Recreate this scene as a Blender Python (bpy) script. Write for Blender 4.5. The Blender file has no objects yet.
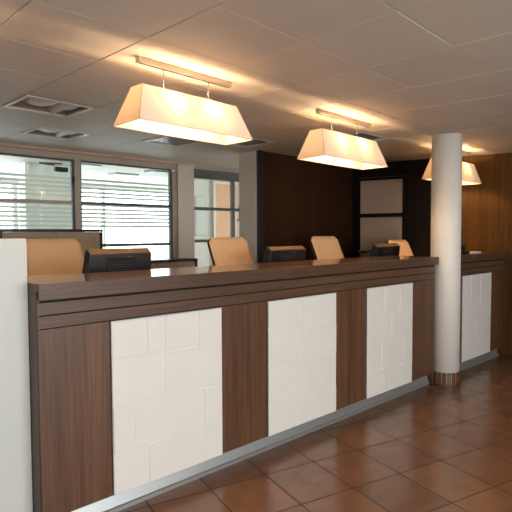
import bpy, bmesh, math, random
from mathutils import Vector, Matrix
random.seed(7)
C = bpy.context.scene.collection
PI = math.pi

# ------------------------------------------------------------------ camera
H = 1.45
cam_d = bpy.data.cameras.new('camera'); cam = bpy.data.objects.new('camera', cam_d); C.objects.link(cam)
bpy.context.scene.camera = cam
cam_d.sensor_fit = 'HORIZONTAL'; cam_d.sensor_width = 36.0; cam_d.lens = 509.8 / 512 * 36.0
cam_d.clip_start = 0.05; cam_d.clip_end = 200
th, ro, az = 0.04366, -0.00432, math.radians(47.0)
fw = Vector((math.cos(az) * math.cos(th), math.sin(az) * math.cos(th), -math.sin(th)))
rr = Vector((math.sin(az), -math.cos(az), 0)); uu = rr.cross(fw)
r2 = math.cos(ro) * rr + math.sin(ro) * uu; u2 = -math.sin(ro) * rr + math.cos(ro) * uu
M = Matrix((r2, u2, -fw)).transposed().to_4x4(); M.translation = Vector((0, 0, H))
cam.matrix_world = M

# ------------------------------------------------------------------ world, daylight, exposure
sc = bpy.context.scene
sc.view_settings.view_transform = 'Standard'; sc.view_settings.look = 'None'
sc.view_settings.exposure = 0.5; sc.view_settings.gamma = 1.0; sc.view_settings.use_curve_mapping = False
w = bpy.data.worlds.new('world'); sc.world = w; w.use_nodes = True
bg = w.node_tree.nodes['Background']; bg.inputs[0].default_value = (0.92, 0.96, 1.0, 1); bg.inputs[1].default_value = 5.0

def area(name, loc, target, sx, sy, power, col):
    l = bpy.data.lights.new(name, 'AREA'); l.shape = 'RECTANGLE'; l.size = sx; l.size_y = sy
    l.energy = power; l.color = col
    o = bpy.data.objects.new(name, l); C.objects.link(o); o.location = loc
    o.rotation_euler = (Vector(target) - Vector(loc)).to_track_quat('-Z', 'Y').to_euler()
    return o
def portal(name, loc, target, sx, sy):
    o = area(name, loc, target, sx, sy, 1, (1, 1, 1)); o.data.cycles.is_portal = True
# daylight comes only from the sky, through the windows behind the camera and in the lobby
portal('daylight_rear', (1.1, -3.05, 1.325), (1.1, 2, 1.325), 5.4, 1.95)
portal('daylight_lobby', (3.65, 9.95, 1.32), (3.65, 5, 1.32), 11.3, 2.2)

BULB = 335.0     # radiance of the lamp bulbs

# ------------------------------------------------------------------ materials
def lin(c):
    r = []
    for v in c:
        v = v / 255.0
        r.append(v / 12.92 if v <= 0.04045 else ((v + 0.055) / 1.055) ** 2.4)
    return (r[0], r[1], r[2], 1.0)

def newmat(name):
    m = bpy.data.materials.new(name); m.use_nodes = True
    nt = m.node_tree; return m, nt, nt.nodes['Principled BSDF']

def plain(name, rgb, rough=0.5, metal=0.0, var=0.06, scale=8.0, bump=0.0, bscale=60.0, coat=0.0, stretch=(1, 1, 1)):
    m, nt, b = newmat(name)
    tc = nt.nodes.new('ShaderNodeTexCoord'); mp = nt.nodes.new('ShaderNodeMapping')
    mp.inputs['Scale'].default_value = stretch
    nt.links.new(tc.outputs['Object'], mp.inputs[0])
    n = nt.nodes.new('ShaderNodeTexNoise'); n.inputs['Scale'].default_value = scale; n.inputs['Detail'].default_value = 4
    nt.links.new(mp.outputs[0], n.inputs['Vector'])
    r = nt.nodes.new('ShaderNodeValToRGB')
    c = lin(rgb)
    r.color_ramp.elements[0].position = .3; r.color_ramp.elements[1].position = .7
    r.color_ramp.elements[0].color = tuple(x * (1 - var) for x in c[:3]) + (1,)
    r.color_ramp.elements[1].color = tuple(min(1, x * (1 + var)) for x in c[:3]) + (1,)
    nt.links.new(n.outputs[0], r.inputs[0]); nt.links.new(r.outputs[0], b.inputs['Base Color'])
    b.inputs['Roughness'].default_value = rough; b.inputs['Metallic'].default_value = metal
    if coat: b.inputs['Coat Weight'].default_value = coat; b.inputs['Coat Roughness'].default_value = 0.1
    if bump:
        n2 = nt.nodes.new('ShaderNodeTexNoise'); n2.inputs['Scale'].default_value = bscale
        nt.links.new(mp.outputs[0], n2.inputs['Vector'])
        bp = nt.nodes.new('ShaderNodeBump'); bp.inputs['Strength'].default_value = bump; bp.inputs['Distance'].default_value = .002
        nt.links.new(n2.outputs[0], bp.inputs['Height']); nt.links.new(bp.outputs[0], b.inputs['Normal'])
    return m

def wood(name, dark, light, grain='z', rough=0.35, coat=0.0, coat_rough=.12, fine=1.0, spec=.5):
    m, nt, b = newmat(name)
    tc = nt.nodes.new('ShaderNodeTexCoord'); mp = nt.nodes.new('ShaderNodeMapping')
    s = {'x': (1.2, 45, 45), 'y': (45, 1.2, 45), 'z': (45, 45, 1.2)}[grain]
    mp.inputs['Scale'].default_value = tuple(v * fine for v in s)
    nt.links.new(tc.outputs['Object'], mp.inputs[0])
    n = nt.nodes.new('ShaderNodeTexNoise'); n.inputs['Scale'].default_value = 1.6; n.inputs['Detail'].default_value = 7
    n.inputs['Roughness'].default_value = .65; n.inputs['Distortion'].default_value = .4
    nt.links.new(mp.outputs[0], n.inputs['Vector'])
    mp2 = nt.nodes.new('ShaderNodeMapping'); mp2.inputs['Scale'].default_value = tuple(v * .14 for v in s)
    nt.links.new(tc.outputs['Object'], mp2.inputs[0])
    n2 = nt.nodes.new('ShaderNodeTexNoise'); n2.inputs['Scale'].default_value = 1.4; n2.inputs['Detail'].default_value = 3
    nt.links.new(mp2.outputs[0], n2.inputs['Vector'])
    mx = nt.nodes.new('ShaderNodeMath'); mx.operation = 'MULTIPLY_ADD'; mx.inputs[1].default_value = .6
    nt.links.new(n.outputs[0], mx.inputs[0])
    m2 = nt.nodes.new('ShaderNodeMath'); m2.operation = 'MULTIPLY'; m2.inputs[1].default_value = .4
    nt.links.new(n2.outputs[0], m2.inputs[0]); nt.links.new(m2.outputs[0], mx.inputs[2])
    r = nt.nodes.new('ShaderNodeValToRGB')
    r.color_ramp.elements[0].position = .36; r.color_ramp.elements[1].position = .64
    r.color_ramp.elements[0].color = lin(dark); r.color_ramp.elements[1].color = lin(light)
    nt.links.new(mx.outputs[0], r.inputs[0]); nt.links.new(r.outputs[0], b.inputs['Base Color'])
    b.inputs['Roughness'].default_value = rough; b.inputs['Specular IOR Level'].default_value = spec
    if coat: b.inputs['Coat Weight'].default_value = coat; b.inputs['Coat Roughness'].default_value = coat_rough
    bp = nt.nodes.new('ShaderNodeBump'); bp.inputs['Strength'].default_value = .08; bp.inputs['Distance'].default_value = .001
    nt.links.new(n.outputs[0], bp.inputs['Height']); nt.links.new(bp.outputs[0], b.inputs['Normal'])
    return m

def floor_material():
    m, nt, b = newmat('floor_tiles')
    L = nt.links.new
    tc = nt.nodes.new('ShaderNodeTexCoord')
    mp = nt.nodes.new('ShaderNodeMapping'); mp.vector_type = 'TEXTURE'
    a = math.radians(-13.9)
    ox, oy = 3.291, 2.604          # one grout crossing, in the tiles' own directions
    mp.inputs['Location'].default_value = (ox * math.cos(a) - oy * math.sin(a), ox * math.sin(a) + oy * math.cos(a), 0)
    mp.inputs['Rotation'].default_value = (0, 0, a)
    mp.inputs['Scale'].default_value = (.357, .386, 1)
    L(tc.outputs['Object'], mp.inputs[0])
    sx = nt.nodes.new('ShaderNodeSeparateXYZ'); L(mp.outputs[0], sx.inputs[0])
    def mth(op, a0, b0=None, c0=None):
        n = nt.nodes.new('ShaderNodeMath'); n.operation = op
        for i, v in enumerate((a0, b0, c0)):
            if v is None: continue
            if isinstance(v, (int, float)): n.inputs[i].default_value = v
            else: L(v, n.inputs[i])
        return n.outputs[0]
    def edge(s, size):
        f = mth('FRACT', s); d = mth('MINIMUM', f, mth('SUBTRACT', 1.0, f)); return mth('MULTIPLY', d, size)
    d = mth('MINIMUM', edge(sx.outputs[0], .357), edge(sx.outputs[1], .386))
    g = nt.nodes.new('ShaderNodeMapRange'); g.inputs['From Min'].default_value = .0030; g.inputs['From Max'].default_value = .0038
    L(d, g.inputs[0]); tile = g.outputs[0]
    cb = nt.nodes.new('ShaderNodeCombineXYZ'); L(mth('FLOOR', sx.outputs[0]), cb.inputs[0]); L(mth('FLOOR', sx.outputs[1]), cb.inputs[1])
    wn = nt.nodes.new('ShaderNodeTexWhiteNoise'); L(cb.outputs[0], wn.inputs['Vector'])
    n = nt.nodes.new('ShaderNodeTexNoise'); n.inputs['Scale'].default_value = 7; n.inputs['Detail'].default_value = 6; L(tc.outputs['Object'], n.inputs['Vector'])
    v = mth('ADD', mth('MULTIPLY', wn.outputs['Value'], .3), mth('MULTIPLY', n.outputs[0], .7))
    r = nt.nodes.new('ShaderNodeValToRGB'); r.color_ramp.elements[0].position = .2; r.color_ramp.elements[1].position = .8
    r.color_ramp.elements[0].color = lin((104, 73, 52)); r.color_ramp.elements[1].color = lin((131, 93, 68)); L(v, r.inputs[0])
    mix = nt.nodes.new('ShaderNodeMix'); mix.data_type = 'RGBA'; mix.inputs[6].default_value = lin((58, 46, 37))
    L(tile, mix.inputs[0]); L(r.outputs[0], mix.inputs[7]); L(mix.outputs[2], b.inputs['Base Color'])
    ru = nt.nodes.new('ShaderNodeMapRange'); ru.inputs['To Min'].default_value = .17; ru.inputs['To Max'].default_value = .30
    L(n.outputs[0], ru.inputs[0])
    rg = nt.nodes.new('ShaderNodeMix'); rg.data_type = 'FLOAT'; rg.inputs[2].default_value = .9
    L(tile, rg.inputs[0]); L(ru.outputs[0], rg.inputs[3]); L(rg.outputs[0], b.inputs['Roughness'])
    L(mth('MULTIPLY', tile, .75), b.inputs['Specular IOR Level'])
    bp = nt.nodes.new('ShaderNodeBump'); bp.inputs['Strength'].default_value = .12; bp.inputs['Distance'].default_value = .0006
    hh = mth('ADD', tile, mth('MULTIPLY', n.outputs[0], .03)); L(hh, bp.inputs['Height']); L(bp.outputs[0], b.inputs['Normal'])
    return m

def glass(name, tint=(.93, .97, .96), refl=1.0):
    m = bpy.data.materials.new(name); m.use_nodes = True; nt = m.node_tree; nt.nodes.clear()
    out = nt.nodes.new('ShaderNodeOutputMaterial'); mx = nt.nodes.new('ShaderNodeMixShader')
    t = nt.nodes.new('ShaderNodeBsdfTransparent'); t.inputs[0].default_value = tint + (1,)
    g = nt.nodes.new('ShaderNodeBsdfGlossy'); g.inputs['Roughness'].default_value = .01
    f = nt.nodes.new('ShaderNodeFresnel'); f.inputs[0].default_value = 1.5
    nt.links.new(f.outputs[0], mx.inputs[0]); nt.links.new(t.outputs[0], mx.inputs[1]); nt.links.new(g.outputs[0], mx.inputs[2])
    nt.links.new(mx.outputs[0], out.inputs[0]); return m

def sheer(name, rgb, trans, opaque=1.0, tint=None):
    """cloth, film and frosted glass: part diffuse, part translucent, part see-through"""
    m = bpy.data.materials.new(name); m.use_nodes = True; nt = m.node_tree; nt.nodes.clear()
    out = nt.nodes.new('ShaderNodeOutputMaterial'); mx = nt.nodes.new('ShaderNodeMixShader')
    d = nt.nodes.new('ShaderNodeBsdfDiffuse'); t = nt.nodes.new('ShaderNodeBsdfTranslucent')
    tc = nt.nodes.new('ShaderNodeTexCoord'); n = nt.nodes.new('ShaderNodeTexNoise'); n.inputs['Scale'].default_value = 90
    nt.links.new(tc.outputs['Object'], n.inputs['Vector'])
    r = nt.nodes.new('ShaderNodeValToRGB'); c = lin(rgb)
    r.color_ramp.elements[0].color = tuple(x * .93 for x in c[:3]) + (1,); r.color_ramp.elements[1].color = c
    nt.links.new(n.outputs[0], r.inputs[0]); nt.links.new(r.outputs[0], d.inputs[0])
    if tint: t.inputs[0].default_value = lin(tint)
    else: nt.links.new(r.outputs[0], t.inputs[0])
    mx.inputs[0].default_value = trans
    nt.links.new(d.outputs[0], mx.inputs[1]); nt.links.new(t.outputs[0], mx.inputs[2])
    last = mx.outputs[0]
    if opaque < 1:
        tr = nt.nodes.new('ShaderNodeBsdfTransparent'); m2 = nt.nodes.new('ShaderNodeMixShader'); m2.inputs[0].default_value = opaque
        nt.links.new(tr.outputs[0], m2.inputs[1]); nt.links.new(last, m2.inputs[2]); last = m2.outputs[0]
    nt.links.new(last, out.inputs[0]); return m

def glow(name, col, s):
    m = bpy.data.materials.new(name); m.use_nodes = True; nt = m.node_tree; nt.nodes.clear()
    out = nt.nodes.new('ShaderNodeOutputMaterial'); e = nt.nodes.new('ShaderNodeEmission')
    e.inputs[0].default_value = col + (1,); e.inputs[1].default_value = s
    nt.links.new(e.outputs[0], out.inputs[0]); return m

MT = dict(
    floor=floor_material(),
    ceil=plain('ceiling_metal', (204, 194, 179), .62, 0, .03, 3, .05, 300),
    ceilgap=plain('ceiling_gap', (70, 60, 52), .8),
    wall=plain('painted_wall', (196, 184, 168), .7, 0, .02, 3, .1, 200),
    white=plain('white_paint', (208, 211, 205), .5, 0, .015, 3, .05, 200),
    column=plain('column_paint', (240, 236, 226), .5, 0, .015, 3, .05, 200),
    frame=plain('window_frame_paint', (172, 158, 142), .5, .0, .03),
    gasket=plain('grey_metal', (84, 86, 82), .5, .1, .04),
    dwood=wood('dark_wall_veneer', (31, 18, 8), (53, 32, 16), 'z', .45, 0, fine=.8, spec=.25),
    black=wood('black_wall_veneer', (12, 7, 5), (19, 12, 8), 'z', .5, 0, spec=.15),
    rwood=wood('right_wall_veneer', (60, 36, 5), (94, 60, 12), 'z', .5, 0, .3, fine=.6, spec=.15),
    vwood=wood('counter_veneer_vertical', (74, 49, 33), (116, 81, 56), 'z', .42, 0),
    hwood=wood('counter_veneer_horizontal', (76, 52, 37), (109, 80, 59), 'x', .42, 0),
    topwood=wood('counter_top_veneer', (96, 62, 42), (134, 90, 62), 'x', .3, .8, .1),
    tile=plain('white_relief_tile', (236, 232, 222), .42, 0, .02, 5, .12, 180),
    groove=plain('dark_groove', (26, 20, 17), .8),
    steel=plain('brushed_steel', (196, 200, 198), .40, .75, .06, 40, .05, 200, stretch=(.05, 1, 4)),
    steeltrim=plain('light_steel', (205, 205, 200), .3, .9, .04),
    basetile=plain('brown_base_tile', (100, 66, 47), .35, 0, .12, 12, 0),
    grout=plain('grout', (196, 178, 160), .8),
    leather=plain('tan_leather', (252, 210, 160), .5, 0, .03, 6, .3, 160),
    dplastic=plain('dark_plastic', (30, 26, 25), .42, 0, .05, 10, .05, 300),
    till=plain('charcoal_plastic', (26, 27, 31), .35, 0, .05, 10),
    vent=plain('black_vent', (5, 5, 5), .8),
    tilltop=plain('glossy_cap', (122, 96, 70), .25, 0, .03),
    chrome=plain('chrome', (200, 200, 200), .18, 1.0, .02),
    track=plain('brushed_track', (190, 178, 160), .35, .7, .03),
    shade=sheer('shade_fabric', (244, 234, 218), .13, 1.0, (246, 208, 156)),
    hem=plain('shade_hem', (176, 134, 88), .8),
    bulb=glow('bulb_glow', (1.0, .66, .37), BULB),
    glass=glass('clear_glass'),
    film=sheer('white_film', (236, 236, 228), .30, .93),
    frost=sheer('frosted_pane', (196, 180, 162), .3),
    cabwood=plain('beige_laminate', (172, 148, 118), .45, 0, .05, 4, 0, 60, stretch=(1, 8, 8)),
    blackm=plain('black_laminate', (18, 17, 18), .35),
    paper=plain('paper', (240, 236, 226), .7, 0, .01),
    orange=wood('orange_door_veneer', (196, 140, 92), (222, 166, 114), 'z', .5, 0),
    louvre=plain('louvre_aluminium', (206, 206, 200), .25, .8, .03),
    diff=plain('light_diffuser', (236, 240, 238), .5, 0, .01),
    reflector=plain('white_reflector', (204, 198, 188), .4, 0, .02),
)

# ------------------------------------------------------------------ helpers
def box(bm, x0, x1, y0, y1, z0, z1, mat=None):
    vs = [bm.verts.new((x, y, z)) for z in (z0, z1) for y in (y0, y1) for x in (x0, x1)]
    for f in ((0, 2, 3, 1), (4, 5, 7, 6), (0, 1, 5, 4), (2, 6, 7, 3), (0, 4, 6, 2), (1, 3, 7, 5)):
        bm.faces.new([vs[i] for i in f])
    if mat is not None: bmesh.ops.transform(bm, matrix=mat, verts=vs)
    return vs

def prism(bm, poly, z0, z1):
    """poly: list of (x, y) counter-clockwise"""
    lo = [bm.verts.new((x, y, z0)) for x, y in poly]; hi = [bm.verts.new((x, y, z1)) for x, y in poly]
    bm.faces.new(lo[::-1]); bm.faces.new(hi); n = len(poly)
    for i in range(n): bm.faces.new((lo[i], lo[(i + 1) % n], hi[(i + 1) % n], hi[i]))

def lathe(bm, prof, seg=48, cx=0, cy=0):
    rings = []
    for r, z in prof:
        rings.append([bm.verts.new((cx + r * math.cos(2 * PI * k / seg), cy + r * math.sin(2 * PI * k / seg), z)) for k in range(seg)])
    for a, b in zip(rings, rings[1:]):
        for k in range(seg):
            f = bm.faces.new((a[k], a[(k + 1) % seg], b[(k + 1) % seg], b[k])); f.smooth = True
    if prof[0][0] > 1e-4: bm.faces.new(rings[0][::-1])
    if prof[-1][0] > 1e-4: bm.faces.new(rings[-1])

def tube(bm, pts, r, seg=10):
    pts = [Vector(p) for p in pts]; rings = []
    for i, p in enumerate(pts):
        d = (pts[min(i + 1, len(pts) - 1)] - pts[max(i - 1, 0)]).normalized()
        a = Vector((0, 0, 1)) if abs(d.z) < .9 else Vector((1, 0, 0))
        s = d.cross(a).normalized(); t = d.cross(s)
        rings.append([bm.verts.new(p + r * (math.cos(2 * PI * k / seg) * s + math.sin(2 * PI * k / seg) * t)) for k in range(seg)])
    for a, b in zip(rings, rings[1:]):
        for k in range(seg):
            f = bm.faces.new((a[k], a[(k + 1) % seg], b[(k + 1) % seg], b[k])); f.smooth = True
    bm.faces.new(rings[0][::-1]); bm.faces.new(rings[-1])

def obj(name, bm, m, parent=None, bevel=0.0, local=False, seg=2, off=None):
    bmesh.ops.recalc_face_normals(bm, faces=bm.faces)
    o_ = off if off is not None else (parent.location if (parent is not None and not local) else None)
    if o_ is not None and parent is not None and parent.parent is not None and off is None:
        o_ = parent.location + parent.parent.location
    if o_ is not None: bmesh.ops.translate(bm, verts=bm.verts, vec=-Vector(o_))
    me = bpy.data.meshes.new(name); bm.to_mesh(me); bm.free()
    o = bpy.data.objects.new(name, me); C.objects.link(o); me.materials.append(m if not isinstance(m, str) else MT[m])
    if parent is not None: o.parent = parent
    if bevel:
        b = o.modifiers.new('bevel', 'BEVEL'); b.width = bevel; b.segments = seg; b.limit_method = 'ANGLE'; b.angle_limit = .7
    return o

def B(*boxes):
    bm = bmesh.new()
    for b in boxes: box(bm, *b)
    return bm

def thing(name, label, cat, loc, group=None, rz=0.0):
    o = bpy.data.objects.new(name, None); C.objects.link(o); o.location = loc; o.rotation_euler = (0, 0, rz)
    o.empty_display_size = .1
    tag(o, label, cat, group); return o

def tag(o, label, cat, group=None):
    o['label'] = label; o['category'] = cat
    if group: o['group'] = group
    return o

def struct(name, bm, m, bevel=0.0, parent=None):
    o = obj(name, bm, m, parent, bevel)
    if parent is None: o['kind'] = 'structure'
    return o

# ================================================================== ROOM SHELL
ZC = 2.379
YW = 5.60                         # glazed wall
def wx(y): return 5.68 + (4.175 - y) * .3147      # face of the slanting right wall
WD = Vector((.3147, -1, 0)).normalized(); WN = Vector((-1, -.3147, 0)).normalized()   # along it / out of it

struct('floor', B((-2.2, 9.5, -3.2, 10.2, -.05, 0)), 'floor')

# ceiling: a field of bevelled metal panels, set 3 degrees off the counter
a_c = math.radians(3.2)
def uv(u, v): return (u * math.cos(a_c) - v * math.sin(a_c), u * math.sin(a_c) + v * math.cos(a_c))
VL = [-3.4, -2.9, -2.4, -1.9, -1.4, -.9, -.41, .08, .58, 1.077, 1.575, 2.06, 2.55, 3.02, 3.47, 3.91, 4.39, 4.83, 5.3, 5.75]
def ul(i, v): return 1.42 + i * (.56 - .07 * (v - 1.3) / 3.1)
HOLES = {(0, 14), (1, 16), (3, 15), (4, 14), (5, 12)}     # cells with recessed luminaires (u index, v index)
def inside(x, y): return x < wx(y) + .3 and -2.0 < x and -3.05 < y < 5.75
bm = bmesh.new()
for j in range(len(VL) - 1):
    for i in range(-7, 14):
        if (i, j) in HOLES: continue
        q = [(ul(i, VL[j]), VL[j]), (ul(i + 1, VL[j]), VL[j]), (ul(i + 1, VL[j + 1]), VL[j + 1]), (ul(i, VL[j + 1]), VL[j + 1])]
        p = [uv(*c) for c in q]
        if not any(inside(*c) for c in p): continue
        cx = sum(c[0] for c in p) / 4; cy = sum(c[1] for c in p) / 4
        dz = random.uniform(-.0006, .0006)
        def ring(inset, z):
            out = []
            for x, y in p:
                d = Vector((cx - x, cy - y)); l = d.length; out.append(bm.verts.new((x + d.x / l * inset, y + d.y / l * inset, z)))
            return out
        r0 = ring(.0022, ZC + .012); r1 = ring(.0022, ZC + .003 + dz); r2_ = ring(.0065, ZC + dz)
        for a, b in ((r0, r1), (r1, r2_)):
            for k in range(4): bm.faces.new((a[k], a[(k + 1) % 4], b[(k + 1) % 4], b[k]))
        bm.faces.new(r2_)
struct('ceiling', bm, 'ceil')
struct('ceiling_slab', B((-2.2, 9.5, -3.2, YW + .1, 2.56, 2.66)), 'ceilgap')

# glazed wall
FR0, FR1 = YW - .03, YW + .05
bm = B((-2.0, 3.79, FR0, FR1, 2.285, ZC + .03), (4.045, 4.95, FR0, FR1, 2.32, ZC + .03), (2.425, 2.495, FR0 - .01, FR1, 0, 2.285), (3.725, 3.79, FR0, FR1, 0, 2.262),
       (-2.0, 3.79, FR0, FR1, 0, .12), (.9, .98, FR0, FR1, 0, 2.285))
struct('trim_1', bm, 'frame', .003)
struct('trim_2', B((-2.0, 4.0, FR0 - .05, FR0, ZC - .03, ZC + .01)), plain('cornice_paint', (190, 160, 134), .6))
struct('wall_back', B((3.79, 4.045, YW - .06, YW + .12, 0, ZC + .05), (-2.0, .9, YW, YW + .1, 0, 2.4), (4.95, 6.6, YW, YW + .12, 0, 2.45)), 'wall')
def window(name, x0, x1, bars, verts, z0=.12, z1=2.285, fm='gasket', film=None, th=.022):
    y = YW + .005
    t = .02
    bm = B((x0, x1, y - .02, y + .03, z1 - t, z1), (x0, x1, y - .02, y + .03, z0, z0 + t), (x0, x0 + t, y - .02, y + .03, z0 + t, z1 - t), (x1 - t, x1, y - .02, y + .03, z0 + t, z1 - t))
    f = obj(name, bm, fm, None, .002); f['kind'] = 'structure'
    for (za, zb) in bars: obj('glazing_bar', B((x0 + t, x1 - t, y - .022, y + .028, za, zb)), 'frame' if name == 'window_1' else fm, f, .002)
    for (xa, xb) in verts: obj('mullion', B((xa, xb, y - .024, y + .032, z0 + t, z1 - t)), fm, f, .002)
    obj('pane', B((x0 + t, x1 - t, y + .002, y + .008, z0 + t, z1 - t)), 'glass', f)
    if film:
        bm = bmesh.new()
        for za, zb in film: box(bm, x0 + t + .01, x1 - t - .01, y + .0095, y + .0105, za, zb)
        obj('frosted_film', bm, 'film', f)
    return f
fl = [(1.39 + k * .048, 1.39 + k * .048 + .026) for k in range(15)]
fl2 = [(z, z1) for z, z1 in fl if not (1.78 < z < 1.84)]
window('window_1', .98, 2.425, [(1.79, 1.825)], [], film=fl2)
window('window_2', 2.495, 3.725, [(1.795, 1.825), (1.305, 1.34)], [], film=[(z, z1) for z, z1 in fl2 if z > 1.52])
struct('trim_3', B((4.045, 4.95, YW - .04, YW + .06, 2.225, 2.32)), 'gasket', .003)
window('window_3', 4.045, 4.95, [(1.775, 1.815), (1.335, 1.375)], [(4.75, 4.795)], z0=.0, z1=2.225)
# hardware on the glazed wall
wdw = bpy.data.objects['window_1']
obj('door_closer', B((2.20, 2.34, YW - .075, YW - .02, 2.135, 2.185)), 'dplastic', wdw, .006)
bm = bmesh.new(); tube(bm, [(2.20, YW - .05, 2.20), (2.02, YW - .09, 2.205)], .008); tube(bm, [(2.02, YW - .09, 2.205), (2.28, YW - .05, 2.225)], .008)
obj('closer_arm', bm, 'gasket', wdw)
obj('hinge', B((2.392, 2.424, YW - .045, YW - .016, 2.02, 2.10)), 'dplastic', wdw, .004)
wdw = bpy.data.objects['window_3']
bm = bmesh.new(); tube(bm, [(4.835, YW - .075, 1.62), (4.835, YW - .075, 1.84)], .012)
tube(bm, [(4.835, YW - .075, 1.65), (4.835, YW - .015, 1.65)], .008); tube(bm, [(4.835, YW - .075, 1.81), (4.835, YW - .015, 1.81)], .008)
obj('pull_handle', bm, 'dplastic', wdw)

# thick return wall: painted end, dark veneer face
struct('wall_return', B((3.92, 6.4, 4.195, 4.485, 0, ZC + .05)), 'wall')
struct('wall_cladding', B((4.005, 5.70, 4.175, 4.195, 0, ZC + .02)), 'dwood')
struct('trim_4', B((3.925, 4.005, 4.165, 4.195, 0, ZC + .02)), plain('charcoal_trim', (20, 19, 19), .6))

# slanting right wall: black section with the door, then lit veneer
def slab_on_wall(ya, yb, z0, z1, d0, d1, name, m, bevel=0, kind=True, parent=None):
    """box lying along the right wall between y=ya..yb, from d0 to d1 out of its face"""
    bm = bmesh.new()
    a = Vector((wx(ya), ya)); b = Vector((wx(yb), yb)); n = WN.to_2d()
    poly = [a + n * d0, a + n * d1, b + n * d1, b + n * d0]
    prism(bm, [(p.x, p.y) for p in poly], z0, z1)
    o = obj(name, bm, m, parent, bevel)
    if kind: o['kind'] = 'structure'
    return o
slab_on_wall(4.42, -3.0, 0, ZC + .05, -.25, -.02, 'wall_right', 'wall')
slab_on_wall(4.19, 4.095, 0, ZC + .02, -.02, 0, 'trim_5', 'black')
slab_on_wall(3.49, 2.97, 0, ZC + .02, -.02, 0, 'wall_cladding', 'black')
slab_on_wall(4.095, 3.49, 2.19, ZC + .02, -.02, 0, 'trim_6', 'black')
slab_on_wall(2.968, -3.0, 0, ZC + .02, -.02, 0, 'wall_cladding', 'rwood')
# door with two frosted panes
dr = slab_on_wall(4.09, 3.495, 0, 2.185, -.018, -.014, 'door_1', 'black')
for (ya, yb, za, zb) in ((4.09, 4.068, 0, 2.185), (3.53, 3.495, 0, 2.185), (4.068, 3.53, 2.148, 2.185), (4.068, 3.53, 1.66, 1.712), (4.068, 3.53, 0, .12), (4.068, 3.53, 1.02, 1.07)):
    slab_on_wall(ya, yb, za, zb, -.014, .008, 'rail', 'black', .002, False, dr)
for za, zb in ((1.712, 2.148), (1.07, 1.66), (.12, 1.02)):
    slab_on_wall(4.068, 3.53, za, zb, -.013, -.006, 'frosted_pane', 'frost', 0, False, dr)
bm = bmesh.new()
p0 = Vector((wx(4.06), 4.06, 1.205)) + WN * .05; p1 = p0 + WD * .15
tube(bm, [p0, p1], .013); hd = obj('lever_handle', bm, 'blackm', dr)
bm = bmesh.new(); bmesh.ops.create_icosphere(bm, subdivisions=3, radius=.024); bmesh.ops.translate(bm, verts=bm.verts, vec=p0)
tube(bm, [p0, p0 - WN * .05], .009)
for f in bm.faces: f.smooth = True
obj('handle_knob', bm, 'chrome', hd)

# walls out of the picture: left, and the window wall behind the camera
struct('wall_left', B((-2.1, -2.0, -3.1, 5.7, 0, 2.4)), 'wall')
struct('wall_front', B((-2.1, -1.6, -3.1, -3.0, 0, 2.4), (3.8, 8.5, -3.1, -3.0, 0, 2.4), (-1.6, 3.8, -3.1, -3.0, 0, .35), (-1.6, 3.8, -3.1, -3.0, 2.3, 2.4)), 'wall')

# low white wall at the counter's left end
struct('wall_low', B((-2.0, .846, 2.487, 2.61, 0, 1.432)), 'white', .003)

# round column with a ring of brown base tiles
CX, CY, CR = 4.717, 2.361, .1385
bm = bmesh.new(); lathe(bm, [(CR, 0), (CR, ZC + .03)], 96, CX, CY)
struct('column', bm, 'column')
bm = bmesh.new(); lathe(bm, [(CR + .001, 0.0), (CR + .006, 0.0), (CR + .006, .112), (CR + .001, .112)], 96, CX, CY)
struct('column_base', bm, 'grout')
bm = bmesh.new(); NT = 20
for k in range(NT):
    a0 = 2 * PI * (k + .08) / NT; a1 = 2 * PI * (k + .92) / NT; ps = []
    for r_ in (CR + .004, CR + .010):
        ps.append([(CX + r_ * math.cos(a0 + (a1 - a0) * t / 4), CY + r_ * math.sin(a0 + (a1 - a0) * t / 4)) for t in range(5)])
    prism(bm, ps[1] + ps[0][::-1], 0, .115)
struct('baseboard_column', bm, 'basetile')

# ---------------- beyond the glazing
struct('ceiling_lobby', B((-2.0, 9.3, YW + .1, 10.1, 2.45, 2.55)), plain('lobby_ceiling', (196, 201, 193), .7))
struct('wall_far', B((-2.0, 9.3, 9.9, 10.0, 0, .25), (-2.0, 9.3, 9.9, 10.0, 2.38, 2.45), (1.2, 1.6, 9.9, 10.0, .25, 2.38), (3.15, 3.23, 9.9, 10, .25, 2.38), (4.9, 4.96, 9.9, 10, .25, 2.38), (6.9, 7.3, 9.9, 10, .25, 2.38)),
       plain('lobby_wall', (214, 222, 218), .7))
struct('wall_lobby', B((5.05, 8.6, 7.6, 7.7, 0, 2.45)), plain('office_wall', (214, 212, 202), .7))
struct('trim_7', B((2.55, 3.24, 7.4, 7.6, 0, 2.45), (2.72, 2.78, 7.36, 7.4, 0, 2.45), (2.50, 2.55, 7.36, 7.6, 0, 2.45)), plain('lobby_beam', (240, 250, 244), .7))
f = struct('door_2', B((5.997, 6.9, 7.55, 7.598, 0, 2.395)), 'orange', .004)
obj('door_trim', B((5.955, 5.996, 7.54, 7.598, 0, 2.44), (6.901, 6.94, 7.54, 7.598, 0, 2.44), (5.997, 6.9, 7.54, 7.598, 2.396, 2.44)), 'white', f)
t = thing('wall_cabinet', 'white wall cabinet with grey side seen through the glazed partition', 'cabinet', (5.75, 7.3, 1.0))
obj('body', B((5.36, 5.57, 7.30, 7.598, 1.42, 2.12), (5.571, 5.68, 7.42, 7.598, 1.42, 2.10)), plain('cabinet_grey', (160, 162, 156), .5), t, .004)
obj('door', B((5.365, 5.565, 7.28, 7.298, 1.43, 2.11)), 'white', t, .003)
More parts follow.
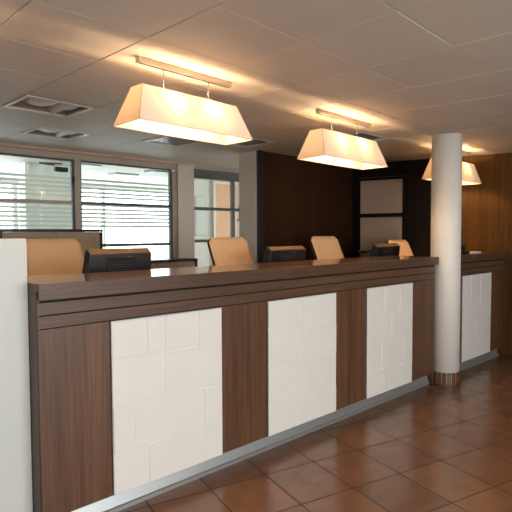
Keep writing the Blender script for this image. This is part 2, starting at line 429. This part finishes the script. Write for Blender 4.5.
for k, (x, y, lab) in enumerate(((3.0, 6.9, 'leftmost grey ceiling panel seen through the window with blinds'), (4.0, 7.6, 'middle grey ceiling panel seen through the window with blinds'), (4.25, 6.9, 'rightmost and darkest grey ceiling panel seen through the window with blinds'))):
    o = obj('ceiling_panel', B((x, x + .42, y, y + .25, 2.425, 2.452)), plain('panel_grey', (120 + 40 * (k < 2), 126 + 40 * (k < 2), 122 + 40 * (k < 2)), .5), None, .003)
    tag(o, lab, 'ceiling panel', 'ceiling panels beyond the glazing')

# ================================================================== COUNTERS
YF = 2.385                        # front face
TILES_A = [(0, .32, 0, .22), (.32, .48, 0, .22), (.48, .79, 0, .22), (.79, 1, 0, .25), (0, .48, .22, .49), (.48, 1, .235, .51),
           (0, .2, .49, .76), (.2, .6, .49, .755), (.6, .83, .51, .79), (.83, 1, .51, 1), (0, .32, .758, 1), (.32, .83, .77, 1)]
TILES_B = [(0, .48, 0, .2), (.48, 1, 0, .25), (0, .48, .2, .47), (.48, 1, .25, .5), (0, .29, .47, .75), (.29, .76, .49, .78), (.76, 1, .5, .78), (0, .41, .765, 1), (.41, 1, .78, 1)]
TILES_C = [(0, .4, 0, .24), (.4, .72, 0, .24), (.72, 1, 0, .3), (0, .55, .24, .5), (.55, 1, .27, .52), (0, .33, .5, .77), (.33, .8, .51, .76), (.8, 1, .52, .8), (0, .5, .77, 1), (.5, 1, .78, 1)]
TILES_D = [(0, .3, 0, .28), (.3, .62, 0, .28), (.62, 1, 0, .24), (0, .62, .28, .55), (.62, 1, .24, .55), (0, .45, .55, .8), (.45, 1, .55, .78), (0, .62, .8, 1), (.62, 1, .78, 1)]
PB, PT = .105, 1.006

def relief_panel(x0, x1, tiles, parent, seed):
    rnd = random.Random(seed); bm = bmesh.new()
    box(bm, x0, x1, YF - .006, YF + .012, PB, PT)
    W = x1 - x0; Hh = PT - PB; g = .0012
    za_, zb_ = x0 * .682 + 1.735, x1 * .682 + 1.735     # joint layouts were measured on the foreshortened face
    true = lambda u: u * za_ / (zb_ - u * (zb_ - za_))
    tiles = [(true(a), true(b), c, d) for a, b, c, d in tiles]
    for (u0, u1, v0, v1) in tiles:
        xa, xb = x0 + u0 * W + g, x0 + u1 * W - g; zt, zb = PT - v0 * Hh - g, PT - v1 * Hh + g
        d = rnd.uniform(.004, .0062); tl = rnd.uniform(-.0016, .0016); ch = .004
        fr = [bm.verts.new(p) for p in ((xa + ch, YF - .006 - d - tl, zb + ch), (xb - ch, YF - .006 - d + tl, zb + ch), (xb - ch, YF - .006 - d + tl, zt - ch), (xa + ch, YF - .006 - d - tl, zt - ch))]
        bk = [bm.verts.new(p) for p in ((xa, YF - .0055, zb), (xb, YF - .0055, zb), (xb, YF - .0055, zt), (xa, YF - .0055, zt))]
        bm.faces.new(fr)
        for k in range(4): bm.faces.new((bk[k], bk[(k + 1) % 4], fr[(k + 1) % 4], fr[k]))
    return obj('relief_panel', bm, 'tile', parent)

def counter(name, label, x0, x1, xs, panels, stiles, right_wall=False):
    """x0..x1 body, xs = right end of the slab"""
    r = thing(name, label, 'reception counter', ((x0 + x1) / 2, 2.6, 0), 'reception counters')
    YB = 2.62 if right_wall else 2.86
    def xr(y, lim): return min(lim, wx(y) - .012) if right_wall else lim
    def pr_(bm, xa, xb, ya, yb, za, zb):
        prism(bm, [(xa, ya), (xr(ya, xb), ya), (xr(yb, xb), yb), (xa, yb)], za, zb)
    bm = bmesh.new(); pr_(bm, x0 + .018, x1, 2.408, YB - .02, .10, 1.1895); obj('carcass', bm, 'groove', r)
    bm = bmesh.new(); box(bm, x0, x0 + .0175, 2.392, YB - .01, .0, 1.1895); box(bm, x0, x0 + .0175, 2.3645, YB - .01, 1.1897, 1.2235); obj('end_panel', bm, plain('end_veneer', (70, 59, 50), .5), r, .001)
    if not right_wall:
        bm = bmesh.new(); box(bm, x1 + .0005, x1 + .012, YF, YB - .01, .0, 1.1895); obj('end_panel', bm, 'vwood', r, .001)
    # top slab with its drop lip
    bm = bmesh.new(); pr_(bm, x0 + .018, xs, 2.362, YB, 1.190, 1.224); obj('counter_top', bm, 'topwood', r, .0015)
    bm = bmesh.new(); box(bm, x0 + .0, xr(2.352, xs), 2.3500, 2.3615, 1.150, 1.2235); obj('drop_lip', bm, 'hwood', r, .0015)
    bm = bmesh.new(); box(bm, x0 + .0, xr(2.350, xs), 2.346, 2.3498, 1.150, 1.2235); obj('edge_band', bm, 'hwood', r, .001)
    # two fascia bands
    for za, zb in ((1.0765, 1.134), (1.0135, 1.0715)):
        bm = bmesh.new(); box(bm, x0 + .003, xr(YF, x1), YF - (.0 if za > 1.05 else .002), 2.4075, za, zb); obj('fascia_band', bm, 'hwood', r, .001)
    for xa, xb in stiles:
        bm = bmesh.new(); box(bm, xa + .0015, xb - .0015, YF, 2.4075, PB, 1.0095); obj('veneer_panel', bm, 'vwood', r, .001)
    for k, (xa, xb, tl) in enumerate(panels):
        relief_panel(xa + .004, xb - .004, tl, r, int(xa * 100))
        obj('panel_trim', B((xa + .001, xb - .001, YF - .012, YF + .0, PT + .0005, PT + .0035), (xa + .0005, xa + .0035, YF - .012, YF, PB, PT)), 'steeltrim', r)
    # steel kick plate with floor lip; its lean is added to reflect brighter daylight
    bm = bmesh.new(); X1 = xr(2.40, x1 - .035)
    prof = [(2.418, .0995), (2.402, .026), (2.392, .020), (2.392, .0005), (2.44, .0005), (2.44, .0995)]
    prof = [(y + .012, z) for y, z in prof]
    va = [bm.verts.new((x0 + .003, y, z)) for y, z in prof]; vb = [bm.verts.new((X1, y, z)) for y, z in prof]
    bm.faces.new(va); bm.faces.new(vb[::-1])
    for k in range(len(prof)): bm.faces.new((va[k], va[(k + 1) % len(prof)], vb[(k + 1) % len(prof)], vb[k]))
    obj('kick_plate', bm, 'steel', r)
    return r

counter('reception_counter', 'long brown veneer reception counter with three white relief panels, left of the white column', .8475, 4.541, 4.558,
        [(1.208, 1.936, TILES_A), (2.316, 3.044, TILES_B), (3.428, 4.146, TILES_C)],
        [(.8505, 1.208), (1.936, 2.316), (3.044, 3.428), (4.146, 4.541)])
counter('reception_counter', 'short brown veneer counter with one white relief panel, right of the white column', 4.96, 6.18, 6.25,
        [(5.112, 5.838, TILES_D)], [(4.963, 5.112), (5.838, 6.18)], True)

# staff worktop behind the long counter
t = thing('staff_desk', 'low staff worktop running behind the long reception counter under the monitors', 'desk', (2.8, 3.1, 0))
obj('worktop', B((.95, 4.98, 2.875, 3.30, .845, .884)), 'cabwood', t, .003)
for x in (.97, 2.3, 3.8, 4.93): obj('support_panel', B((x, x + .03, 2.89, 3.2, 0, .844)), 'cabwood', t, .002)

# ------------------------------------------------------------------ monitors seen from behind
def make_monitor():
    r = thing('monitor', '', 'monitor', (0, 0, 0), 'monitors behind the counter')
    def P(name, bm, m, par=r, bev=0): return obj(name, bm, m, par, bev, local=True)
    W0, W1, D, DB, Z0, Z1, Z2 = .219, .224, .05, .20, .12, .425, .457
    # housing: near (rear) face smaller, far edge wider and taller; local origin on the desk, rear face at y=0
    bm = bmesh.new()
    n = [bm.verts.new(p) for p in ((-W0, .03, Z0 + .02), (W0, .03, Z0 + .02), (W0, 0, Z1), (-W0, 0, Z1))]
    f = [bm.verts.new(p) for p in ((-W1, DB, Z0 - .03), (W1, DB, Z0 - .03), (W1, D, Z2), (-W1, D, Z2))]
    bm.faces.new(n); bm.faces.new(f[::-1])
    for a, b in ((0, 1), (1, 2), (3, 0)): bm.faces.new((n[a], n[b], f[b], f[a]))
    bm.faces.new((n[2], n[3], f[3], f[2]))
    P('housing', bm, 'till', r, .006)
    bm = bmesh.new()   # glossy cap on the sloping top
    sl = (Z2 - Z1) / D
    v = [(-W0 + .006, .005), (W0 - .006, .005), (W1 - .007, D - .004), (-W1 + .007, D - .004)]
    lo = [bm.verts.new((x, y, Z1 + sl * y + .0005)) for x, y in v]; hi = [bm.verts.new((x, y, Z1 + sl * y + .004)) for x, y in v]
    bm.faces.new(hi); bm.faces.new(lo[::-1])
    for k in range(4): bm.faces.new((lo[k], lo[(k + 1) % 4], hi[(k + 1) % 4], hi[k]))
    P('top_cap', bm, 'tilltop', r)
    # rear slot and vent field, on the slightly leaning rear face
    def rf(z): return .03 * (Z1 - z) / (Z1 - Z0 - .02)
    def plate(x0, x1, z0, z1, d0, d1):
        bm = bmesh.new()
        vs = [bm.verts.new(p) for p in ((x0, rf(z0) - d0, z0), (x1, rf(z0) - d0, z0), (x1, rf(z1) - d0, z1), (x0, rf(z1) - d0, z1))]
        ws = [bm.verts.new((q.co.x, q.co.y + d0 + d1, q.co.z)) for q in vs]
        bm.faces.new(vs); bm.faces.new(ws[::-1])
        for k in range(4): bm.faces.new((vs[k], vs[(k + 1) % 4], ws[(k + 1) % 4], ws[k]))
        return bm
    P('cable_slot', plate(-.105, .105, .378, .402, .001, .003), 'vent', r)
    vf = P('vent_field', plate(-.105, .105, .19, .372, .0025, .003), 'vent', r)
    bm = bmesh.new()
    for k in range(11):
        z = .20 + k * .0155; y = rf(z); box(bm, -.10, .10, y - .0045, y - .0022, z, z + .006)
    P('vent_slats', bm, 'till', vf)
    P('badge', plate(.035, .075, .405, .41, .001, .002), 'gasket', r)
    # screen on the far (staff) side
    bm = bmesh.new()
    def ff(z): return DB + (D - DB) * (z - Z0 + .03) / (Z2 - Z0 + .03)
    vs = [bm.verts.new((x, ff(z) + .0005, z)) for x, z in ((-W1 + .02, Z0 - .005), (W1 - .02, Z0 - .005), (W1 - .02, Z2 - .02), (-W1 + .02, Z2 - .02))]
    ws = [bm.verts.new((v.co.x, v.co.y + .003, v.co.z)) for v in vs]
    bm.faces.new(vs); bm.faces.new(ws[::-1])
    for k in range(4): bm.faces.new((vs[k], vs[(k + 1) % 4], ws[(k + 1) % 4], ws[k]))
    P('screen', bm, 'blackm', r)
    st = P('stand_neck', B((-.035, .035, .05, .09, .015, .14)), 'till', r, .004)
    bm = bmesh.new(); lathe(bm, [(.12, 0), (.12, .01), (.10, .016), (.0001, .016)], 40, 0, .07); P('stand_base', bm, 'till', r)
    return r

def dup(root, loc, rz=None, label=None):
    r = root.copy(); C.objects.link(r); r.location = loc
    if rz is not None: r.rotation_euler = (0, 0, rz)
    if label: r['label'] = label
    for ch in list(root.children):
        c = ch.copy(); C.objects.link(c); c.parent = r
        for g in list(ch.children):
            d = g.copy(); C.objects.link(d); d.parent = c
    return r
mon = make_monitor()
mon.location = (1.603, 2.98, .8845); mon.scale = (1, 1, 1.035); mon['label'] = 'black monitor seen from behind in front of the wide window, nearest the left wall'
dup(mon, (3.166, 2.98, .8845), 0, 'black monitor seen from behind, left of the middle tan chair against the dark wall')
dup(mon, (4.705, 2.98, .8845), 0, 'black monitor seen from behind, in front of the frosted door and the rightmost chair')
for o in list(bpy.data.objects):
    if o.name.startswith('monitor.'): o.scale = (1, 1, .998)

# ------------------------------------------------------------------ chairs
def make_chair():
    r = thing('office_chair', '', 'chair', (0, 0, 0), 'tan chairs behind the counter')
    def P(name, bm, m, par=r, bev=0): return obj(name, bm, m, par, bev, local=True)
    # backrest: front surface passes y=0 at z=1.15 and leans away by 0.43 per metre
    def cushion(w0, w1, z0, z1, yoff, t, lean, rc, nu=14, nv=18):
        bm = bmesh.new(); F = []; K = []
        for j in range(nv + 1):
            v = j / nv; z = z0 + (z1 - z0) * v; hw = w0 + (w1 - w0) * v
            dtop = (1 - v) * (z1 - z0)
            if dtop < rc: hw -= rc - math.sqrt(max(0, rc * rc - (rc - dtop) ** 2))
            dbot = v * (z1 - z0)
            if dbot < rc: hw -= (rc - math.sqrt(max(0, rc * rc - (rc - dbot) ** 2))) * .8
            a, b = [], []
            for i in range(nu + 1):
                s = 2 * i / nu - 1; x = hw * s
                e = (1 - abs(s) ** 6) * (1 - abs(2 * v - 1) ** 10)
                yc = (z - 1.15) * lean + yoff - .02 * s * s + .012 * math.sin(v * PI)
                a.append(bm.verts.new((x, yc - t * .5 * e, z))); b.append(bm.verts.new((x, yc + t * .5 * (e * .9 + .1) + .002, z)))
            F.append(a); K.append(b)
        for G, fl_ in ((F, 0), (K, 1)):
            for j in range(nv):
                for i in range(nu):
                    q = (G[j][i], G[j][i + 1], G[j + 1][i + 1], G[j + 1][i]); f = bm.faces.new(q if not fl_ else q[::-1]); f.smooth = True
        for j in range(nv):
            bm.faces.new((F[j][0], K[j][0], K[j + 1][0], F[j + 1][0])); bm.faces.new((F[j][nu], F[j + 1][nu], K[j + 1][nu], K[j][nu]))
        for i in range(nu):
            bm.faces.new((F[0][i], F[0][i + 1], K[0][i + 1], K[0][i])); bm.faces.new((F[nv][i], K[nv][i], K[nv][i + 1], F[nv][i + 1]))
        return bm
    P('backrest', cushion(.238, .228, .70, 1.418, .02, .05, .50, .045), 'leather', r)
    P('back_shell', cushion(.241, .230, .69, 1.410, .052, .022, .50, .05), 'dplastic', r)
    bm = bmesh.new(); vs = []
    P('seat', B((-.235, .235, -.56, -.13, .60, .675)), 'leather', r, .03)
    P('seat_pan', B((-.22, .22, -.54, -.12, .575, .598)), 'dplastic', r, .006)
    P('back_bracket', B((-.04, .04, -.16, -.1, .585, .80)), 'dplastic', r, .006)
    bm = bmesh.new(); lathe(bm, [(.045, .07), (.045, .13), (.028, .14), (.028, .36), (.018, .37), (.018, .575)], 24, 0, -.34)
    P('gas_column', bm, 'chrome', r)
    for k in range(5):
        a = 2 * PI * k / 5 + .3; M_ = Matrix.Translation((0, -.34, 0)) @ Matrix.Rotation(a, 4, 'Z')
        bm = bmesh.new()
        pts = [(.03, .075, .11), (.29, .062, .085)]
        vs = []
        for x, z0, z1 in pts:
            hw = .026 if x < .1 else .016
            vs.append([bm.verts.new(M_ @ Vector((x, sy * hw, z))) for sy, z in ((-1, z0), (1, z0), (1, z1), (-1, z1))])
        bm.faces.new(vs[0][::-1]); bm.faces.new(vs[1])
        for q in range(4): bm.faces.new((vs[0][q], vs[0][(q + 1) % 4], vs[1][(q + 1) % 4], vs[1][q]))
        lg = P('leg', bm, 'chrome', r, .003)
        bm = bmesh.new(); c = M_ @ Vector((.28, 0, .026)); d = M_.to_3x3() @ Vector((0, 1, 0))
        tube(bm, [c - d * .022, c + d * .022], .026, 20); tube(bm, [c + Vector((0, 0, .02)), c + Vector((0, 0, .062))], .007)
        P('castor', bm, 'dplastic', lg)
    return r
ch = make_chair(); ch.location = (1.56, 3.9, 0); ch['label'] = 'tan leather office chair beside the low white wall, leftmost behind the counter'
ch.rotation_euler = (0, 0, 0)
dup(ch, (3.03, 3.5, 0), 0, 'tan leather office chair in front of the glazed partition and beige wall end')
dup(ch, (4.42, 3.5, 0), 0, 'tan leather office chair against the dark veneer wall, left of the frosted door')
c4 = dup(ch, (5.52, 3.25, 0), 0, 'tan leather office chair mostly hidden behind the monitor by the white column')
c4.scale = (1, 1, .965)

# ------------------------------------------------------------------ back cabinet and screen
t = thing('sideboard', 'low beige sideboard with black top standing under the windows', 'sideboard', (2.7, 5.35, 0))
obj('carcass', B((1.52, 3.80, 5.215, 5.50, .04, 1.115)), 'cabwood', t, .003)
obj('top', B((1.50, 3.84, 5.19, 5.52, 1.1155, 1.142)), 'blackm', t, .003)
for k in range(4):
    x = 1.53 + k * .57
    d = obj('drawer_front', B((x, x + .555, 5.195, 5.2145, .99, 1.105)), 'cabwood', t, .003)
    obj('door', B((x, x + .555, 5.195, 5.2145, .05, .98)), 'cabwood', t, .003)
obj('end_post', B((3.802, 3.84, 5.195, 5.50, 0, 1.115)), 'blackm', t, .003)
t = thing('privacy_screen', 'beige panel screen in a black frame, standing before the glass behind the leftmost chair', 'screen', (2.05, 5.17, 0))
obj('frame', B((1.50, 2.54, 5.14, 5.18, 1.477, 1.505), (1.50, 1.53, 5.14, 5.18, 0, 1.477), (2.51, 2.54, 5.14, 5.18, 0, 1.475), (1.53, 2.51, 5.14, 5.18, .05, .08)), 'blackm', t, .002)
obj('inset_panel', B((1.5305, 2.5095, 5.152, 5.170, .0805, 1.4765)), 'cabwood', t, .001)
obj('inset_trim', B((1.56, 2.485, 5.147, 5.1515, 1.435, 1.447), (2.473, 2.485, 5.147, 5.1515, .2, 1.435), (1.56, 1.572, 5.147, 5.1515, .2, 1.435)), 'frame', t)
bm = bmesh.new(); tube(bm, [(2.04, 5.1515, 1.461), (2.04, 5.143, 1.461)], .007, 12); obj('stud', bm, 'chrome', t)

# ------------------------------------------------------------------ things on the short counter
t = thing('card_terminal', 'small black device on the short counter at the edge of the white column', 'card terminal', (5.36, 2.5, 1.224))
obj('base', B((5.22, 5.43, 2.44, 2.56, 1.2245, 1.25)), 'till', t, .006)
bm = bmesh.new(); box(bm, 5.34, 5.425, 2.49, 2.51, 1.2505, 1.32); obj('display', bm, 'till', t, .004)
o = obj('paper_stack', B((5.56, 5.82, 2.49, 2.57, 1.2245, 1.238)), 'paper', None, .001)
tag(o, 'small flat stack of white paper on the short counter by the wood wall', 'paper')

# ------------------------------------------------------------------ hanging lamps
def pendant(x, y, L0, W0, L1, W1, zb, zt, tl, label, rz=.056, zb2=None):
    r = thing('pendant_lamp', label, 'ceiling lamp', (x, y, ZC), 'trapezoid pendant lamps over the counter', rz)
    def P(name, bm, m, par=r, bev=0): return obj(name, bm, m, par, bev, local=True)
    P('ceiling_track', B((-tl / 2, tl / 2, -.017, .017, -.030, -.0005)), 'track', r, .002)
    P('track_channel', B((-tl / 2 + .01, tl / 2 - .01, -.006, .006, -.0325, -.0303)), 'gasket', r)
    zb -= ZC; zt -= ZC
    bot = [(-L0 / 2, -W0 / 2), (L0 / 2, -W0 / 2), (L0 / 2, W0 / 2), (-L0 / 2, W0 / 2)]
    top = [(-L1 / 2, -W1 / 2), (L1 / 2, -W1 / 2), (L1 / 2, W1 / 2), (-L1 / 2, W1 / 2)]
    bm = bmesh.new()
    for k in range(4):
        k2 = (k + 1) % 4
        bm.faces.new([bm.verts.new(p) for p in ((*bot[k], zb), (*bot[k2], zb), (*top[k2], zt), (*top[k], zt))])
    sh = P('lamp_shade', bm, 'shade', r)
    bm = bmesh.new()
    for pts, z in ((bot, zb), (top, zt)):
        for k in range(4): tube(bm, [(*pts[k], z), (*pts[(k + 1) % 4], z)], .0017, 6)
    for k in range(4): tube(bm, [(*bot[k], zb), (*top[k], zt)], .0015, 6)
    P('shade_seams', bm, 'hem', sh)
    zr = zt - .006
    bm = bmesh.new()      # wire carrier across the top opening
    tube(bm, [(-L1 / 2 + .01, 0, zr), (L1 / 2 - .01, 0, zr)], .003, 8)
    for sx in (-.24, .24): tube(bm, [(sx * L1 / .67, -W1 / 2 + .002, zr), (sx * L1 / .67, W1 / 2 - .002, zr)], .0025, 8)
    P('carrier', bm, 'track', sh)
    for sx in (-1, 1):
        xx = sx * tl * .243 - .004
        bm = bmesh.new(); tube(bm, [(xx, 0, -.031), (xx, 0, zr + .03)], .0028, 8); rod = P('suspension_rod', bm, 'chrome', r)
        bm = bmesh.new()
        tube(bm, [(xx - .016, 0, zr), (xx - .016, 0, zr + .014), (xx - .008, 0, zr + .026), (xx, 0, zr + .03), (xx + .008, 0, zr + .026), (xx + .016, 0, zr + .014), (xx + .016, 0, zr)], .003, 8)
        P('loop', bm, 'chrome', rod)
    for sx in (-1, 1):
        xx = sx * L0 * .17; zbulb = zt - .072
        bm = bmesh.new(); lathe(bm, [(.013, zr - .001), (.013, zr - .030), (.010, zr - .038)], 20, xx, 0); so = P('bulb_socket', bm, 'track', r)
        bm = bmesh.new(); bmesh.ops.create_icosphere(bm, subdivisions=3, radius=.024)
        for v in bm.verts: v.co.z *= 1.15
        for f in bm.faces: f.smooth = True
        bmesh.ops.translate(bm, verts=bm.verts, vec=(xx, 0, zbulb))
        P('bulb', bm, 'bulb', so)
    return r
pendant(1.727, 2.42, .815, .25, .675, .105, 2.024, 2.23, .665, 'cream trapezoid pendant lamp nearest the camera, hanging largest at left')
pendant(3.335, 2.525, .905, .255, .765, .115, 2.012, 2.228, .73, 'cream trapezoid pendant lamp hanging in the middle, before the dark wall')
pendant(5.44, 2.645, 1.0, .25, .86, .12, 2.015, 2.238, .86, 'cream trapezoid pendant lamp partly hidden behind the white column')
pendant(.02, 2.38, .785, .215, .675, .10, 2.02, 2.23, .67, 'cream trapezoid pendant lamp further left over the low white wall')

# ------------------------------------------------------------------ recessed ceiling luminaires
def cell(i, j): return ul(i, VL[j]), ul(i + 1, VL[j]), VL[j], VL[j + 1]
def troffer(i, j, kind, label):
    u0 = max(ul(i, VL[j]), ul(i, VL[j + 1])); u1 = min(ul(i + 1, VL[j]), ul(i + 1, VL[j + 1])); v0, v1 = VL[j], VL[j + 1]
    cu, cv = (u0 + u1) / 2, (v0 + v1) / 2; c = uv(cu, cv); hu, hv = (u1 - u0) / 2 - .003, (v1 - v0) / 2 - .003
    r = thing('recessed_luminaire', label, 'ceiling light', (c[0], c[1], ZC), 'recessed ceiling luminaires', a_c)
    def P(name, bm, m, par=r, bev=0): return obj(name, bm, m, par, bev, local=True)
    e = .028
    P('frame', B((-hu, hu, -hv, -hv + e, -.006, .008), (-hu, hu, hv - e, hv, -.006, .008), (-hu, -hu + e, -hv + e, hv - e, -.006, .008), (hu - e, hu, -hv + e, hv - e, -.006, .008)), 'reflector', r, .002)
    hi = hu - e; hj = hv - e; D = .075
    P('housing', B((-hi - .004, -hi, -hj, hj, .008, D), (hi, hi + .004, -hj, hj, .008, D), (-hi, hi, -hj - .004, -hj, .008, D), (-hi, hi, hj, hj + .004, .008, D), (-hi, hi, -hj, hj, D, D + .004)), plain('housing_brown', (140, 120, 102), .6) if kind == 'bowl' else 'louvre', r)
    if kind == 'bowl':
        # two barrel-shaped diffusers side by side with a dished white reflector at each end
        for cu_, ru_, dep, m_, nm in ((-.16, .52, .062, 'diff', 'diffuser'), (.52, .24, .068, 'reflector', 'centre_reflector'), (.85, .145, .055, 'diff', 'diffuser')):
            bm = bmesh.new(); n = 18; L = hj * .97; rows = []
            for q in range(11):
                sq = 2 * q / 10 - 1; yy = L * sq
                dd = dep * (1 - .55 * sq * sq) if m_ == 'diff' else dep
                rows.append([bm.verts.new((hi * (cu_ + ru_ * math.cos(PI * k / n)), yy, .071 - dd * math.sin(PI * k / n))) for k in range(n + 1)])
            for a, b in zip(rows, rows[1:]):
                for k in range(n): f = bm.faces.new((a[k], a[k + 1], b[k + 1], b[k])); f.smooth = True
            bm.faces.new(rows[0]); bm.faces.new(rows[-1][::-1])
            bm.faces.new([rg[0] for rg in rows] + [rg[-1] for rg in rows][::-1])
            P(nm, bm, m_, r)
    else:
        bm = bmesh.new(); n = 6
        for k in range(1, n): x = -hi + 2 * hi * k / n; box(bm, x - .004, x + .004, -hj, hj, .004, .035)
        for k in range(1, n): y = -hj + 2 * hj * k / n; box(bm, -hi, hi, y - .004, y + .004, .006, .034)
        P('louvre', bm, 'louvre', r)
        for s in (-.45, .45):
            bm = bmesh.new(); tube(bm, [(-hi * .95, s * hj, .065), (hi * .95, s * hj, .065)], .013, 14); P('fluorescent_tube', bm, 'diff', r)
troffer(0, 14, 'bowl', 'recessed square ceiling light with pale diffusers, nearer of the two at left')
troffer(1, 16, 'bowl', 'recessed square ceiling light with pale diffusers, farther one close above the windows')
troffer(3, 15, 'grid', 'recessed louvred ceiling light just below the left pendant lamp')
troffer(4, 14, 'grid', 'recessed ceiling light whose corner shows right of the left pendant lamp')
troffer(5, 12, 'grid', 'recessed ceiling light whose corner shows behind the middle pendant lamp')
